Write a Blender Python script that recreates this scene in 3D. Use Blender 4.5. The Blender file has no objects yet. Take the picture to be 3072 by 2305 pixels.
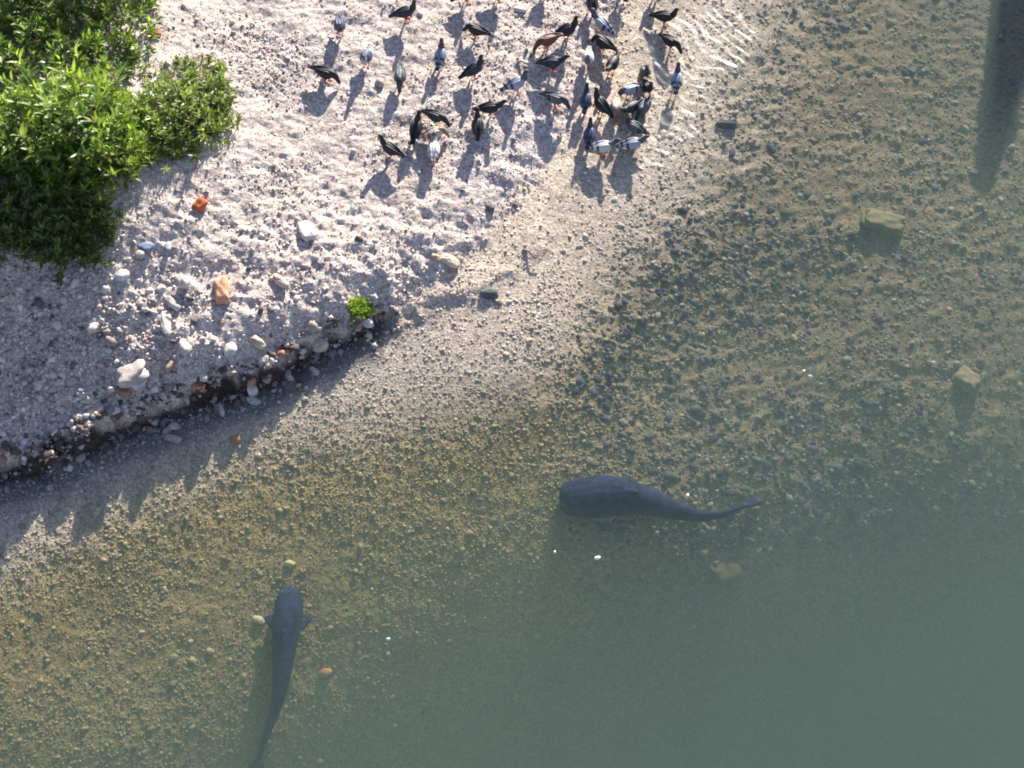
import bpy, bmesh, math, random
import numpy as np
from mathutils import Vector, Matrix
from mathutils.kdtree import KDTree

random.seed(7); RNG = np.random.default_rng(7)
R = math.radians
S = bpy.context.scene
COL = S.collection

# ---------------------------------------------------------------- camera
CAM_H, DEP, HFOV = 12.75, 60.0, 36.0
cd = bpy.data.cameras.new("camera"); cam = bpy.data.objects.new("camera", cd); COL.objects.link(cam)
cam.location = (0, 0, CAM_H); cam.rotation_euler = (R(90 - DEP), 0, 0)
cd.sensor_fit = 'HORIZONTAL'; cd.angle = R(HFOV); cd.clip_start = 0.1; cd.clip_end = 2000
S.camera = cam
# ---------------------------------------------------------------- light
SUN_EL, SUN_AZ = 22.0, 17.0            # azimuth clockwise from +Y (away from the viewer)
w = bpy.data.worlds.new("World"); S.world = w; w.use_nodes = True
nt = w.node_tree; bg = nt.nodes["Background"]
sky = nt.nodes.new("ShaderNodeTexSky"); sky.sky_type = 'NISHITA'; sky.sun_disc = False
sky.sun_elevation = R(SUN_EL); sky.sun_rotation = R(SUN_AZ); sky.air_density = 1.2; sky.dust_density = 0.4; sky.ozone_density = 2.5
wb = nt.nodes.new("ShaderNodeMix"); wb.data_type = 'RGBA'; wb.blend_type = 'MULTIPLY'; wb.inputs[0].default_value = 1; wb.inputs[7].default_value = (1.22, 1.0, 1.06, 1)
nt.links.new(sky.outputs[0], wb.inputs[6]); nt.links.new(wb.outputs[2], bg.inputs[0]); bg.inputs[1].default_value = 0.072
sd = bpy.data.lights.new("sun", 'SUN'); sun = bpy.data.objects.new("sun", sd); COL.objects.link(sun)
sd.energy = 5.0; sd.angle = R(0.5); sd.color = (1.0, 0.925, 0.83)
SV = Vector((math.sin(R(SUN_AZ)) * math.cos(R(SUN_EL)), math.cos(R(SUN_AZ)) * math.cos(R(SUN_EL)), math.sin(R(SUN_EL))))
sun.rotation_euler = SV.to_track_quat('Z', 'Y').to_euler()
S.view_settings.view_transform = 'Standard'; S.view_settings.look = 'None'
S.view_settings.exposure = 1.42; S.view_settings.gamma = 1.0
cy = S.cycles
cy.max_bounces = 8; cy.diffuse_bounces = 3; cy.glossy_bounces = 3; cy.transparent_max_bounces = 12
cy.volume_bounces = 2; cy.caustics_reflective = False; cy.caustics_refractive = False
cy.use_denoising = True; cy.sample_clamp_indirect = 4.0
cy.pixel_filter_type = 'BLACKMAN_HARRIS'; cy.filter_width = 1.9

# ---------------------------------------------------------------- helpers
TX = math.tan(R(HFOV / 2))
CD_, SD_ = math.cos(R(90 - DEP)), math.sin(R(90 - DEP))
def ray(px, py):
    """direction of the sight line through a point of the 3072 x 2305 photograph"""
    u = (np.asarray(px, float) - 1536) / 1536 * TX; v = -(np.asarray(py, float) - 1152.5) / 1536 * TX
    return u, v * CD_ + SD_, v * SD_ - CD_
def at_z(px, py, z=0.0):
    dx, dy, dz = ray(px, py); t = (z - CAM_H) / dz
    return dx * t, dy * t

def _hash(ix, iy, seed):
    n = (ix.astype(np.int64) * 374761393 + iy.astype(np.int64) * 668265263 + seed * 974711) & 0x7fffffff
    n = ((n ^ (n >> 13)) * 1274126177) & 0x7fffffff
    n = n ^ (n >> 16)
    return (n & 0xffff) / 32767.5 - 1.0
def vnoise(x, y, seed=0):
    xi, yi = np.floor(x), np.floor(y); fx, fy = x - xi, y - yi
    fx = fx * fx * fx * (fx * (fx * 6 - 15) + 10); fy = fy * fy * fy * (fy * (fy * 6 - 15) + 10)
    a, b = _hash(xi, yi, seed), _hash(xi + 1, yi, seed); c, d = _hash(xi, yi + 1, seed), _hash(xi + 1, yi + 1, seed)
    return (a * (1 - fx) + b * fx) * (1 - fy) + (c * (1 - fx) + d * fx) * fy
def sstep(a, b, x):
    t = np.clip((x - a) / (b - a), 0, 1); return t * t * (3 - 2 * t)

def mesh_np(name, v, f, col=None, smooth=True):
    me = bpy.data.meshes.new(name); v = np.asarray(v, np.float32); f = np.asarray(f, np.int32)
    k = f.shape[1]
    me.vertices.add(len(v)); me.vertices.foreach_set('co', v.ravel())
    me.loops.add(f.size); me.loops.foreach_set('vertex_index', f.ravel())
    me.polygons.add(len(f)); me.polygons.foreach_set('loop_start', np.arange(0, f.size, k, dtype=np.int32))
    me.update(calc_edges=True); me.validate()
    if smooth: me.shade_smooth()
    if col is not None: set_col(me, col)
    return me
def set_col(me, col):
    col = np.asarray(col, np.float32)
    if col.shape[1] == 3: col = np.hstack([col, np.ones((len(col), 1), np.float32)])
    a = me.color_attributes.new('Col', 'FLOAT_COLOR', 'POINT'); a.data.foreach_set('color', col.ravel())
def link(name, me, mat, parent=None, loc=None):
    me.name = name
    if mat and not me.materials: me.materials.append(mat)
    o = bpy.data.objects.new(name, me); COL.objects.link(o)
    if parent: o.parent = parent
    if loc is not None: o.location = loc
    return o
def tag(o, label=None, cat=None, group=None, kind=None):
    if label: o['label'] = label
    if cat: o['category'] = cat
    if group: o['group'] = group
    if kind: o['kind'] = kind
    return o
def empty(name, loc, label, cat, group=None):
    o = bpy.data.objects.new(name, None); COL.objects.link(o); o.location = loc; o.empty_display_size = 0.1
    return tag(o, label, cat, group)

# ---------------------------------------------------------------- materials
def new_mat(name):
    m = bpy.data.materials.new(name); m.use_nodes = True
    return m, m.node_tree, m.node_tree.nodes["Principled BSDF"]
def attr_mat(name, rough=0.8, n_scale=60.0, n_amt=0.25, bump=0.0, bump_scale=80.0, spec=0.3):
    """colour from the mesh's own colour attribute, broken up by fine noise"""
    m, t, b = new_mat(name); N, L = t.nodes, t.links
    a = N.new("ShaderNodeAttribute"); a.attribute_name = 'Col'
    tc = N.new("ShaderNodeTexCoord"); nz = N.new("ShaderNodeTexNoise"); nz.inputs['Scale'].default_value = n_scale; nz.inputs['Detail'].default_value = 4
    L.new(tc.outputs['Object'], nz.inputs['Vector'])
    mr = N.new("ShaderNodeMapRange"); mr.inputs[1].default_value = 0.3; mr.inputs[2].default_value = 0.7
    mr.inputs[3].default_value = 1 - n_amt; mr.inputs[4].default_value = 1 + n_amt; L.new(nz.outputs[0], mr.inputs[0])
    mx = N.new("ShaderNodeMix"); mx.data_type = 'RGBA'; mx.blend_type = 'MULTIPLY'; mx.inputs[0].default_value = 1
    L.new(a.outputs['Color'], mx.inputs[6]); L.new(mr.outputs[0], mx.inputs[7]); L.new(mx.outputs[2], b.inputs['Base Color'])
    b.inputs['Roughness'].default_value = rough; b.inputs['Specular IOR Level'].default_value = spec
    if bump:
        n2 = N.new("ShaderNodeTexNoise"); n2.inputs['Scale'].default_value = bump_scale; n2.inputs['Detail'].default_value = 3
        L.new(tc.outputs['Object'], n2.inputs['Vector'])
        bp = N.new("ShaderNodeBump"); bp.inputs['Strength'].default_value = 1; bp.inputs['Distance'].default_value = bump
        L.new(n2.outputs[0], bp.inputs['Height']); L.new(bp.outputs[0], b.inputs['Normal'])
    return m
M_GROUND = attr_mat("ground", 0.9, 45, 0.22, 0.004, 55, 0.15)
def add_grit(m):
    """small stones of differing tone set in the ground: cell colours and cell-shaped relief"""
    N, L = m.node_tree.nodes, m.node_tree.links; b = N["Principled BSDF"]
    src = b.inputs['Base Color'].links[0].from_socket; tc = [n for n in N if n.type == 'TEX_COORD'][0]; bp = [n for n in N if n.type == 'BUMP'][0]
    wob = N.new("ShaderNodeTexNoise"); wob.inputs['Scale'].default_value = 25; L.new(tc.outputs['Object'], wob.inputs['Vector'])
    wa = N.new("ShaderNodeVectorMath"); wa.operation = 'MULTIPLY_ADD'; wa.inputs[1].default_value = (.025,) * 3; L.new(wob.outputs['Color'], wa.inputs[0]); L.new(tc.outputs['Object'], wa.inputs[2])
    for sc, lo, hi in ((34, .72, 1.22), (75, .68, 1.27)):
        vo = N.new("ShaderNodeTexVoronoi"); vo.inputs['Scale'].default_value = sc; L.new(wa.outputs[0], vo.inputs['Vector'])
        sp = N.new("ShaderNodeSeparateColor"); L.new(vo.outputs['Color'], sp.inputs[0])
        mr = N.new("ShaderNodeMapRange"); mr.inputs[3].default_value = lo; mr.inputs[4].default_value = hi; L.new(sp.outputs[0], mr.inputs[0])
        mx = N.new("ShaderNodeMix"); mx.data_type = 'RGBA'; mx.blend_type = 'MULTIPLY'; mx.inputs[0].default_value = 1; L.new(src, mx.inputs[6]); L.new(mr.outputs[0], mx.inputs[7]); src = mx.outputs[2]
        b2 = N.new("ShaderNodeBump"); b2.invert = True; b2.inputs['Strength'].default_value = 1; b2.inputs['Distance'].default_value = .12 / sc; L.new(vo.outputs['Distance'], b2.inputs['Height']); L.new(bp.outputs[0], b2.inputs['Normal']); bp = b2
    L.new(src, b.inputs['Base Color']); L.new(bp.outputs[0], b.inputs['Normal'])
add_grit(M_GROUND)
M_STONE = attr_mat("stone", 0.8, 30, 0.2, 0.003, 90, 0.25)
M_PLUME = attr_mat("plumage", 0.55, 120, 0.15, 0, 0, 0.35)
M_FISH = attr_mat("fish_skin", 0.8, 16, 0.75, 0, 0, 0.12)
def leaf_mat(name):
    m, t, b = new_mat(name); N, L = t.nodes, t.links
    a = N.new("ShaderNodeAttribute"); a.attribute_name = 'Col'
    b.inputs['Roughness'].default_value = 0.42; b.inputs['Specular IOR Level'].default_value = 0.5
    L.new(a.outputs['Color'], b.inputs['Base Color'])
    tr = N.new("ShaderNodeBsdfTranslucent")
    mx = N.new("ShaderNodeMix"); mx.data_type = 'RGBA'; mx.blend_type = 'MULTIPLY'; mx.inputs[0].default_value = 1
    mx.inputs[7].default_value = (1.9, 1.9, 0.9, 1); L.new(a.outputs['Color'], mx.inputs[6]); L.new(mx.outputs[2], tr.inputs['Color'])
    ms = N.new("ShaderNodeMixShader"); ms.inputs[0].default_value = 0.42
    L.new(b.outputs[0], ms.inputs[1]); L.new(tr.outputs[0], ms.inputs[2]); L.new(ms.outputs[0], N["Material Output"].inputs['Surface'])
    return m
M_LEAF = leaf_mat("leaf")
def water_mat():
    m = bpy.data.materials.new("river_water"); m.use_nodes = True; t = m.node_tree; N, L = t.nodes, t.links
    N.remove(N["Principled BSDF"]); out = N["Material Output"]
    tr = N.new("ShaderNodeBsdfTransparent"); gl = N.new("ShaderNodeBsdfGlossy"); gl.inputs['Roughness'].default_value = 0.07
    # reflectance of a water surface (Schlick), the same from above and below
    geo = N.new("ShaderNodeNewGeometry"); dt = N.new("ShaderNodeVectorMath"); dt.operation = 'DOT_PRODUCT'; L.new(geo.outputs['Incoming'], dt.inputs[0])
    def mth(op, x, y=None):
        n = N.new("ShaderNodeMath"); n.operation = op
        for k, q in enumerate((x, y)):
            if q is None: continue
            if isinstance(q, (int, float)): n.inputs[k].default_value = q
            else: L.new(q, n.inputs[k])
        return n.outputs[0]
    inv = mth('SUBTRACT', 1.0, mth('ABSOLUTE', dt.outputs['Value']))
    fr = mth('ADD', mth('MULTIPLY', mth('POWER', mth('MAXIMUM', inv, 0.0), 5.0), 0.98), 0.02)
    tc = N.new("ShaderNodeTexCoord"); mp = N.new("ShaderNodeMapping"); mp.inputs['Scale'].default_value = (1.0, 2.0, 1.0); mp.inputs['Rotation'].default_value = (0, 0, R(20))
    nz = N.new("ShaderNodeTexNoise"); nz.inputs['Scale'].default_value = 3.2; nz.inputs['Detail'].default_value = 3
    bp = N.new("ShaderNodeBump"); bp.inputs['Strength'].default_value = 1; bp.inputs['Distance'].default_value = 0.008
    L.new(tc.outputs['Object'], mp.inputs[0]); L.new(mp.outputs[0], nz.inputs['Vector']); L.new(nz.outputs[0], bp.inputs['Height'])
    at = N.new("ShaderNodeAttribute"); at.attribute_name = 'Col'; L.new(mth('ADD', mth('MULTIPLY', at.outputs['Fac'], 0.37), 0.07), gl.inputs['Roughness'])
    L.new(bp.outputs[0], gl.inputs['Normal']); L.new(bp.outputs[0], dt.inputs[1])
    ms = N.new("ShaderNodeMixShader"); L.new(fr, ms.inputs[0]); L.new(tr.outputs[0], ms.inputs[1]); L.new(gl.outputs[0], ms.inputs[2])
    L.new(ms.outputs[0], out.inputs['Surface'])
    pv = N.new("ShaderNodeVolumePrincipled"); pv.inputs['Color'].default_value = (0.27, 0.385, 0.335, 1); pv.inputs['Density'].default_value = 0.54
    L.new(pv.outputs[0], out.inputs['Volume'])
    return m
M_WATER = water_mat()

# ---------------------------------------------------------------- terrain
WL = [(-1600, 2150, .34), (-900, 1800, .34), (-300, 1560, .32), (0, 1425, .29), (120, 1395, .28), (230, 1340, .28), (330, 1300, .27), (480, 1245, .26), (600, 1205, .25),
      (700, 1175, .24), (800, 1140, .23), (870, 1100, .22), (930, 1070, .22), (1010, 1025, .21), (1090, 1000, .19), (1140, 970, .13), (1200, 985, .09), (1290, 930, .07), (1390, 895, .07), (1450, 870, .06),
      (1540, 800, .0), (1630, 730, 0), (1690, 650, 0), (1745, 560, 0), (1815, 480, 0), (1865, 410, 0), (1885, 310, 0), (1915, 200, 0),
      (1965, 80, 0), (2040, -60, 0), (2250, -350, 0), (2600, -1000, 0)]
WLX, WLY = at_z([p[0] for p in WL], [p[1] for p in WL]); WLH = np.array([p[2] for p in WL]) * 0.62
def waterline(x, y):
    """signed distance to the waterline (bank side positive) and the height of the cut edge there"""
    best = np.full(x.shape, 1e9); sg = np.zeros(x.shape); hh = np.zeros(x.shape)
    for i in range(len(WL) - 1):
        ax, ay, bx, by = WLX[i], WLY[i], WLX[i + 1], WLY[i + 1]; ex, ey = bx - ax, by - ay
        tr = ((x - ax) * ex + (y - ay) * ey) / (ex * ex + ey * ey)
        lo, hi = (-1e9 if i == 0 else 0), (1e9 if i == len(WL) - 2 else 1)
        t = np.clip(tr, lo, hi)
        dx, dy = x - ax - t * ex, y - ay - t * ey; d = dx * dx + dy * dy
        m = d < best; best[m] = d[m]
        sg[m] = np.sign(ex * (y - ay) - ey * (x - ax))[m]; hh[m] = (WLH[i] + np.clip(t, 0, 1) * (WLH[i + 1] - WLH[i]))[m]
    return np.sqrt(best) * sg, hh
BANK = [(-900, -500, 1.3), (-900, 300, 1.25), (-900, 1000, 1.1), (-600, 1450, .42), (0, -500, 1.15), (600, -500, .8), (1200, -500, .5), (1700, -500, .28), (2100, -400, .1),
        (0, 0, 1.1), (400, 0, .86), (800, 0, .58), (1200, 0, .42), (1600, 0, .25), (1850, 0, .12), (1990, 0, .03),
        (0, 300, 1.15), (400, 300, .92), (800, 300, .52), (1200, 300, .36), (1600, 300, .19), (1800, 300, .1), (1850, 300, .03),
        (0, 600, 1.15), (300, 600, .98), (500, 600, .74), (700, 600, .52), (1000, 600, .36), (1300, 600, .23), (1600, 560, .08), (1690, 500, .04),
        (0, 800, .96), (300, 800, .74), (500, 800, .55), (700, 850, .42), (900, 850, .34), (1100, 850, .26), (1300, 800, .15), (1450, 750, .07), (1550, 740, .02),
        (0, 1050, .52), (200, 1050, .45), (400, 1050, .39), (600, 1050, .34), (800, 1000, .3), (1000, 930, .26), (1150, 920, .18), (0, 1250, .29), (250, 1220, .26), (450, 1150, .25), (1350, 850, .1)]
BED = [(-900, 2000, -.1), (-900, 2600, -.7), (0, 1560, -.08), (0, 1700, -.13), (0, 2000, -.33), (0, 2300, -.58), (0, 2900, -1.3), (400, 1350, -.09), (400, 1600, -.2), (400, 2000, -.5), (400, 2300, -.78),
       (800, 1200, -.08), (800, 1500, -.24), (800, 1800, -.5), (800, 2200, -.95), (1200, 1050, -.07), (1200, 1300, -.17), (1200, 1600, -.38), (1200, 1900, -.85), (1200, 2300, -1.5), (1200, 2900, -2.6),
       (1600, 1000, -.08), (1600, 1200, -.18), (1600, 1450, -.38), (1600, 1800, -.9), (1600, 2200, -1.7), (1500, 850, -.05), (1750, 700, -.08), (1850, 600, -.10), (2000, 450, -.11), (2060, 250, -.10), (2110, 80, -.10), (2200, -100, -.10), (1990, 380, -.09),
       (2000, 650, -.15), (2000, 900, -.26), (2000, 1200, -.42), (2000, 1500, -.52), (2000, 1800, -1.1), (2000, 2200, -1.9),
       (2300, 100, -.17), (2400, 500, -.26), (2400, 900, -.38), (2400, 1300, -.6), (2400, 1600, -.95), (2400, 1900, -1.5), (2400, 2300, -2.3), (2400, -400, -.2), (2800, -400, -.35),
       (2900, 100, -.36), (2900, 500, -.4), (2900, 900, -.5), (2900, 1200, -.68), (2900, 1500, -1.05), (2900, 1800, -1.6), (2900, 2300, -2.5), (3600, 0, -.7), (3600, 800, -1.0), (3600, 1500, -1.7), (3600, 2300, -2.8), (2400, 2900, -2.9)]
def _anch(lst):
    a = np.array(lst, float); x, y = at_z(a[:, 0], a[:, 1], a[:, 2]); return x, y, a[:, 2]
BED = [(p[0], p[1], p[2] if p[2] > -.4 else -.4 + (p[2] + .4) * (.50 + .35 * min(1, max(0, (-p[2] - .8) / 1.2)))) for p in BED]
BANK_A, BED_A = _anch(BANK), _anch(BED)
def _U(d2): return .5 * d2 * np.log(d2 + 1e-9)
def _tps(A, lam):
    x, y, z = A; n = len(x); K = _U((x[:, None] - x) ** 2 + (y[:, None] - y) ** 2) + lam * np.eye(n)
    Pm = np.stack([np.ones(n), x, y], 1); M = np.block([[K, Pm], [Pm.T, np.zeros((3, 3))]])
    return np.linalg.solve(M, np.concatenate([z, np.zeros(3)]))
BANK_W, BED_W = _tps(BANK_A, .05), _tps(BED_A, .25)
def surface(A, Wt, x, y, lo, hi):
    z = Wt[-3] + Wt[-2] * x + Wt[-1] * y
    for ax, ay, wk in zip(A[0], A[1], Wt): z = z + wk * _U((x - ax) ** 2 + (y - ay) ** 2)
    return np.clip(z, lo, hi)
def height(x, y, fine=True):
    x = np.atleast_1d(np.asarray(x, float)); y = np.atleast_1d(np.asarray(y, float))
    s, hh = waterline(x, y)
    s = s + 0.085 * vnoise(x * 3.1, y * 3.1, 5) + 0.05 * vnoise(x * 8, y * 8, 6) + 0.028 * vnoise(x * 19, y * 19, 7)
    bank = surface(BANK_A, BANK_W, x, y, 0.0, 1.6); bed = surface(BED_A, BED_W, x, y, -4.5, -.03)
    bank = bank * sstep(-0.05, 0.9, s + hh * 3) + 0
    bank = np.maximum(bank, hh)
    k = sstep(-0.07, 0.10, s)
    soft = sstep(0.0, 0.10, hh)
    k = np.where(hh > 0, k * soft + (1 - soft) * sstep(-0.18, 0.2, s), sstep(-0.18, 0.2, s))
    z = bed * (1 - k) + bank * k
    if fine:
        deep = sstep(0.0, -0.6, z)
        rough = sstep(.05, .3, z) * 1.0
        ox = 0.25 * vnoise(x * 1.3, y * 1.3, 9)
        land = sstep(-.02, .06, z); low = land * sstep(10.0, 8.4, y); shore = 1 - .75 * sstep(-.20, -.10, z) * sstep(.08, .03, z)
        z = z + shore * ((0.010 + 0.005 * rough) * vnoise(x * 2.3, y * 2.9, 11) + (0.006 + 0.008 * land + .006 * low) * vnoise(x * 5.5 + ox, y * 6.5, 12))
        z = z + shore * ((0.004 + 0.003 * land + .005 * low) * vnoise(x * 12, y * 14, 13) + (.004 + .002 * land + .003 * low) * vnoise(x * 25, y * 27, 14))
        # riverbed hummocks, drawn out along the current
        cx, cyy = x * .85 + y * .53, -x * .53 + y * .85
        right = sstep(-0.5, 1.8, x - 0.25 * (8 - y)) * sstep(-.08, -.20, z)
        z = z + right * (0.020 * (np.maximum(vnoise(cx * 4.2, cyy * 6.5, 21), -.1) - .1) * sstep(-.6, .3, vnoise(x * .9, y * .9, 23)) + 0.018 * np.maximum(vnoise(cx * 8, cyy * 13, 22), -.2))
    return z
def hz(x, y): return float(height(x, y)[0])
def place(px, py, up=0.0):
    """world point on the ground seen at a photo point (the ground, or `up` metres above it)"""
    z = 0.2
    for _ in range(14):
        x, y = at_z(px, py, z + up); z = z + 0.7 * (hz(x, y) - z)
    return float(x), float(y), z

def axis(lo, hi, step, far):
    core = np.arange(lo, hi + step / 2, step); g = []; d = step * 2; p = hi
    while p < far: p += d; g.append(p); d *= 1.35
    g = np.array(g); return np.concatenate([lo - (g[::-1] - hi), core, g])
def grid_faces(nx, ny):
    i, j = np.meshgrid(np.arange(nx - 1), np.arange(ny - 1)); a = (j * nx + i).ravel()
    return np.stack([a, a + 1, a + 1 + nx, a + nx], 1)
gx, gy = axis(-6.2, 6.2, 0.017, 140), axis(3.0, 13.2, 0.017, 140)
X, Y = np.meshgrid(gx, gy); X, Y = X.ravel(), Y.ravel()
Z = height(X, Y)
far = np.clip((np.hypot(X, Y - 8) - 9) / 40, 0, 1); Z = Z * (1 - far) + far * np.where(Z > 0, 1.2, -3.0)
sW, hW = waterline(X, Y)
def ground_colour(x, y, z, s, hh):
    n1 = vnoise(x * .8, y * .8, 31) * .5 + vnoise(x * 2.2, y * 2.2, 32) * .3 + vnoise(x * 7, y * 7, 33) * .2
    n2 = vnoise(x * 1.1 + 9, y * 1.1, 34) * .6 + vnoise(x * 18, y * 18, 35) * .4
    dry = np.array([.49, .425, .375])[None] * (1 + .16 * n1)[:, None]
    dry = dry + n2[:, None] * np.array([.03, .012, 0.0])
    wet = np.array([.50, .415, .325])[None] * (1 + .18 * n1)[:, None]
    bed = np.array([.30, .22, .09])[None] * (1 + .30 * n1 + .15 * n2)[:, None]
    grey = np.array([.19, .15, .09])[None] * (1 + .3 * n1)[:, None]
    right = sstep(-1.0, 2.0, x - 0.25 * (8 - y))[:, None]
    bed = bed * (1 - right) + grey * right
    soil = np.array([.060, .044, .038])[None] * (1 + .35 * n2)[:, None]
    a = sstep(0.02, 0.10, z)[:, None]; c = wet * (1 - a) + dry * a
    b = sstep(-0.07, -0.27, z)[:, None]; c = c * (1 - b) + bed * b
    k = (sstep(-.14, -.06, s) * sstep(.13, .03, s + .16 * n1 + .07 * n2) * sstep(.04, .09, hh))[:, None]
    mud_shade = np.array([.10, .098, .105])[None] * (1 + .3 * n2)[:, None]  # mud tinted dark blue-grey, painting in the bank's shadow over the shallows
    q = (.85 * sstep(-.42, -.18, s + .10 * n1 + .06 * n2) * sstep(.02, -.08, s) * sstep(.05, .12, hh))[:, None]; c = c * (1 - q) + mud_shade * q
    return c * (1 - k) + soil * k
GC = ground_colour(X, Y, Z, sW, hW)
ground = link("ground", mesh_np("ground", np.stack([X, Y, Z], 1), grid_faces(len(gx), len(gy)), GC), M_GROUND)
tag(ground, "gravel bank and riverbed", None, None, "structure")

# ---------------------------------------------------------------- water
wx, wy = axis(-6.2, 6.2, 0.02, 130), axis(3.0, 13.2, 0.02, 130)
WX, WY = np.meshgrid(wx, wy); nxw, nyw = len(wx), len(wy); WX, WY = WX.ravel(), WY.ravel()
WZ = np.zeros_like(WX)
env = np.zeros_like(WX)       # where the pigeons have stirred the shallows
for px_, py_, rx_, ry_, am_ in ((2060, 170, .50, .75, 1.25), (2170, 110, .34, .6, 1.1), (2000, 330, .36, .55, 1.25), (1930, 450, .26, .34, 1.1)):
    ex_, ey_ = at_z(px_, py_); env = np.maximum(env, am_ * np.exp(-(((WX - ex_) / rx_) ** 2 + ((WY - ey_) / ry_) ** 2)))
env *= np.clip(1.0 + .4 * vnoise(WX * 3.2, WY * 3.2, 44), .55, 1.3)
ph = WX * .79 + WY * .61 + .16 * vnoise(WX * 1.7, WY * 1.7, 45) + .05 * vnoise(WX * 4.5, WY * 4.5, 46)
brk = np.clip(1.0 + .7 * vnoise(WX * 3.1 + 7, WY * 3.1, 47), .5, 1.5)
WZ += env * (0.0048 * brk * np.sin(ph * 50 + 1.5 * vnoise(WX * 3, WY * 3, 41)) + .0020 * np.sin(ph * 103 + 5 * vnoise(WX * 4, WY * 4, 49)) + .006 * vnoise(WX * 9, WY * 9, 42) + .0032 * vnoise(WX * 21, WY * 21, 43))
rings = (2790, 1250, .22), (2500, 1010, .16)
for px_, py_, rad_ in rings:
    ex_, ey_ = at_z(px_, py_); rr = np.hypot(WX - ex_, WY - ey_); WZ += .0022 * np.sin(rr * 60) * np.exp(-((rr - rad_) / .10) ** 2)
wv = np.stack([WX, WY, WZ], 1); nb = len(wv)
bot = wv.copy(); bot[:, 2] = -8.0
# closed box: fine top, the rim carried down, one floor
rim = np.concatenate([np.arange(nxw), np.arange(1, nyw) * nxw + nxw - 1, (nyw - 1) * nxw + np.arange(nxw - 2, -1, -1), np.arange(nyw - 2, 0, -1) * nxw])
low = wv[rim].copy(); low[:, 2] = -8
me = bpy.data.meshes.new("water")
top_f = grid_faces(nxw, nyw); nr = len(rim); li = nb + np.arange(nr)
side = np.stack([rim, li, np.roll(li, -1), np.roll(rim, -1)], 1)
ctr = np.array([[0, 8, -8.0]]); allv = np.concatenate([wv, low, ctr]); ci = len(allv) - 1
floor_t = np.stack([np.full(nr, ci), np.roll(li, -1), li, ], 1)
fl = [top_f, side]
loops = np.concatenate([top_f.ravel(), side.ravel(), floor_t.ravel()]).astype(np.int32)
starts = np.concatenate([np.arange(len(top_f) + len(side)) * 4, (len(top_f) + len(side)) * 4 + np.arange(len(floor_t)) * 3]).astype(np.int32)
me.vertices.add(len(allv)); me.vertices.foreach_set('co', allv.astype(np.float32).ravel())
me.loops.add(len(loops)); me.loops.foreach_set('vertex_index', loops)
me.polygons.add(len(starts)); me.polygons.foreach_set('loop_start', starts); me.update(calc_edges=True); me.validate(); me.shade_smooth()
set_col(me, np.repeat(np.concatenate([env, np.zeros(nr + 1)])[:, None], 3, 1))
tag(link("water", me, M_WATER), "clear shallow river water", None, None, "structure")

# ---------------------------------------------------------------- loose gravel (uncountable)
def ico(sub):
    bm = bmesh.new(); bmesh.ops.create_icosphere(bm, subdivisions=sub, radius=1.0)
    v = np.array([p.co[:] for p in bm.verts]); bm.verts.ensure_lookup_table(); f = np.array([[q.index for q in p.verts] for p in bm.faces]); bm.free(); return v, f
ICO1, ICO2, ICO3, ICO4 = ico(1), ico(2), ico(3), ico(4)
def scatter(pts, size, col, base, flat=(.45, .8), turn=None, wide=(.55, .95)):
    """many pebbles in one mesh"""
    bv, bf = base; n = len(pts)
    V = np.repeat(bv[None], n, 0) * (1 + .16 * RNG.standard_normal((n, len(bv), 1)))
    sx = size; sy = size * RNG.uniform(*wide, n); sz = size * RNG.uniform(flat[0], flat[1], n)
    V = V * np.stack([sx, sy, sz], 1)[:, None]
    tl = RNG.normal(0, .3, n); c, s = np.cos(tl)[:, None], np.sin(tl)[:, None]
    V[..., 0], V[..., 2] = V[..., 0] * c - V[..., 2] * s, V[..., 0] * s + V[..., 2] * c
    a = RNG.uniform(0, 6.283, n) if turn is None else RNG.normal(turn, .65, n); c, s = np.cos(a)[:, None], np.sin(a)[:, None]
    V[..., 0], V[..., 1] = V[..., 0] * c - V[..., 1] * s, V[..., 0] * s + V[..., 1] * c
    V += pts[:, None]
    F = bf[None] + (np.arange(n) * len(bv))[:, None, None]
    return V.reshape(-1, 3), F.reshape(-1, 3), np.repeat(col, len(bv), 0)
def palette(pal, wts, n, var=.14):
    p = np.array(pal); c = p[RNG.choice(len(p), n, p=np.array(wts) / sum(wts))]
    return c * (1 + RNG.normal(0, var, (n, 1)))
def merge(parts):
    off = 0; V, F, C = [], [], []
    for v, f, c in parts: V.append(v); F.append(f + off); C.append(c); off += len(v)
    return np.concatenate(V), np.concatenate(F), np.concatenate(C)
n0 = 170000
px = RNG.uniform(-120, 3190, n0); py = RNG.uniform(-120, 2400, n0)
qx, qy = at_z(px, py, 0.0)
for _ in range(6):
    qz = height(qx, qy); qx, qy = at_z(px, py, qz)
qz = height(qx, qy); qs, qh = waterline(qx, qy)
dens = .55 + .55 * vnoise(qx * 1.2, qy * 1.2, 51) + .3 * vnoise(qx * 4, qy * 4, 52)
keep = RNG.uniform(0, 1, n0) < np.clip(dens, .12, 1)
lower = sstep(600, 1000, py) * sstep(1300, 700, px)
dry = keep & (qz > .03)
sub = (~dry) & (qz > -1.25) & (qz <= .03) & (RNG.uniform(0, 1, n0) < np.clip(dens + .25, .3, 1))
shoal = (qz < .03) & (qz > -.07)
sub &= ~(shoal & (RNG.uniform(0, 1, n0) < .6)); rt0 = sstep(-1.0, 2.0, qx - 0.25 * (8 - qy)); sub &= RNG.uniform(0, 1, n0) > .55 * rt0
i = np.where(dry)[0]; n = len(i)
size = np.clip(np.exp(RNG.normal(np.log(.0088), .48, n)), .004, .045) * (.85 + .55 * lower[i])
pal_b = [(.58, .50, .44), (.50, .44, .40), (.39, .345, .315), (.66, .60, .54), (.46, .36, .31), (.24, .22, .215), (.13, .115, .11), (.45, .22, .13)]
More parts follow.
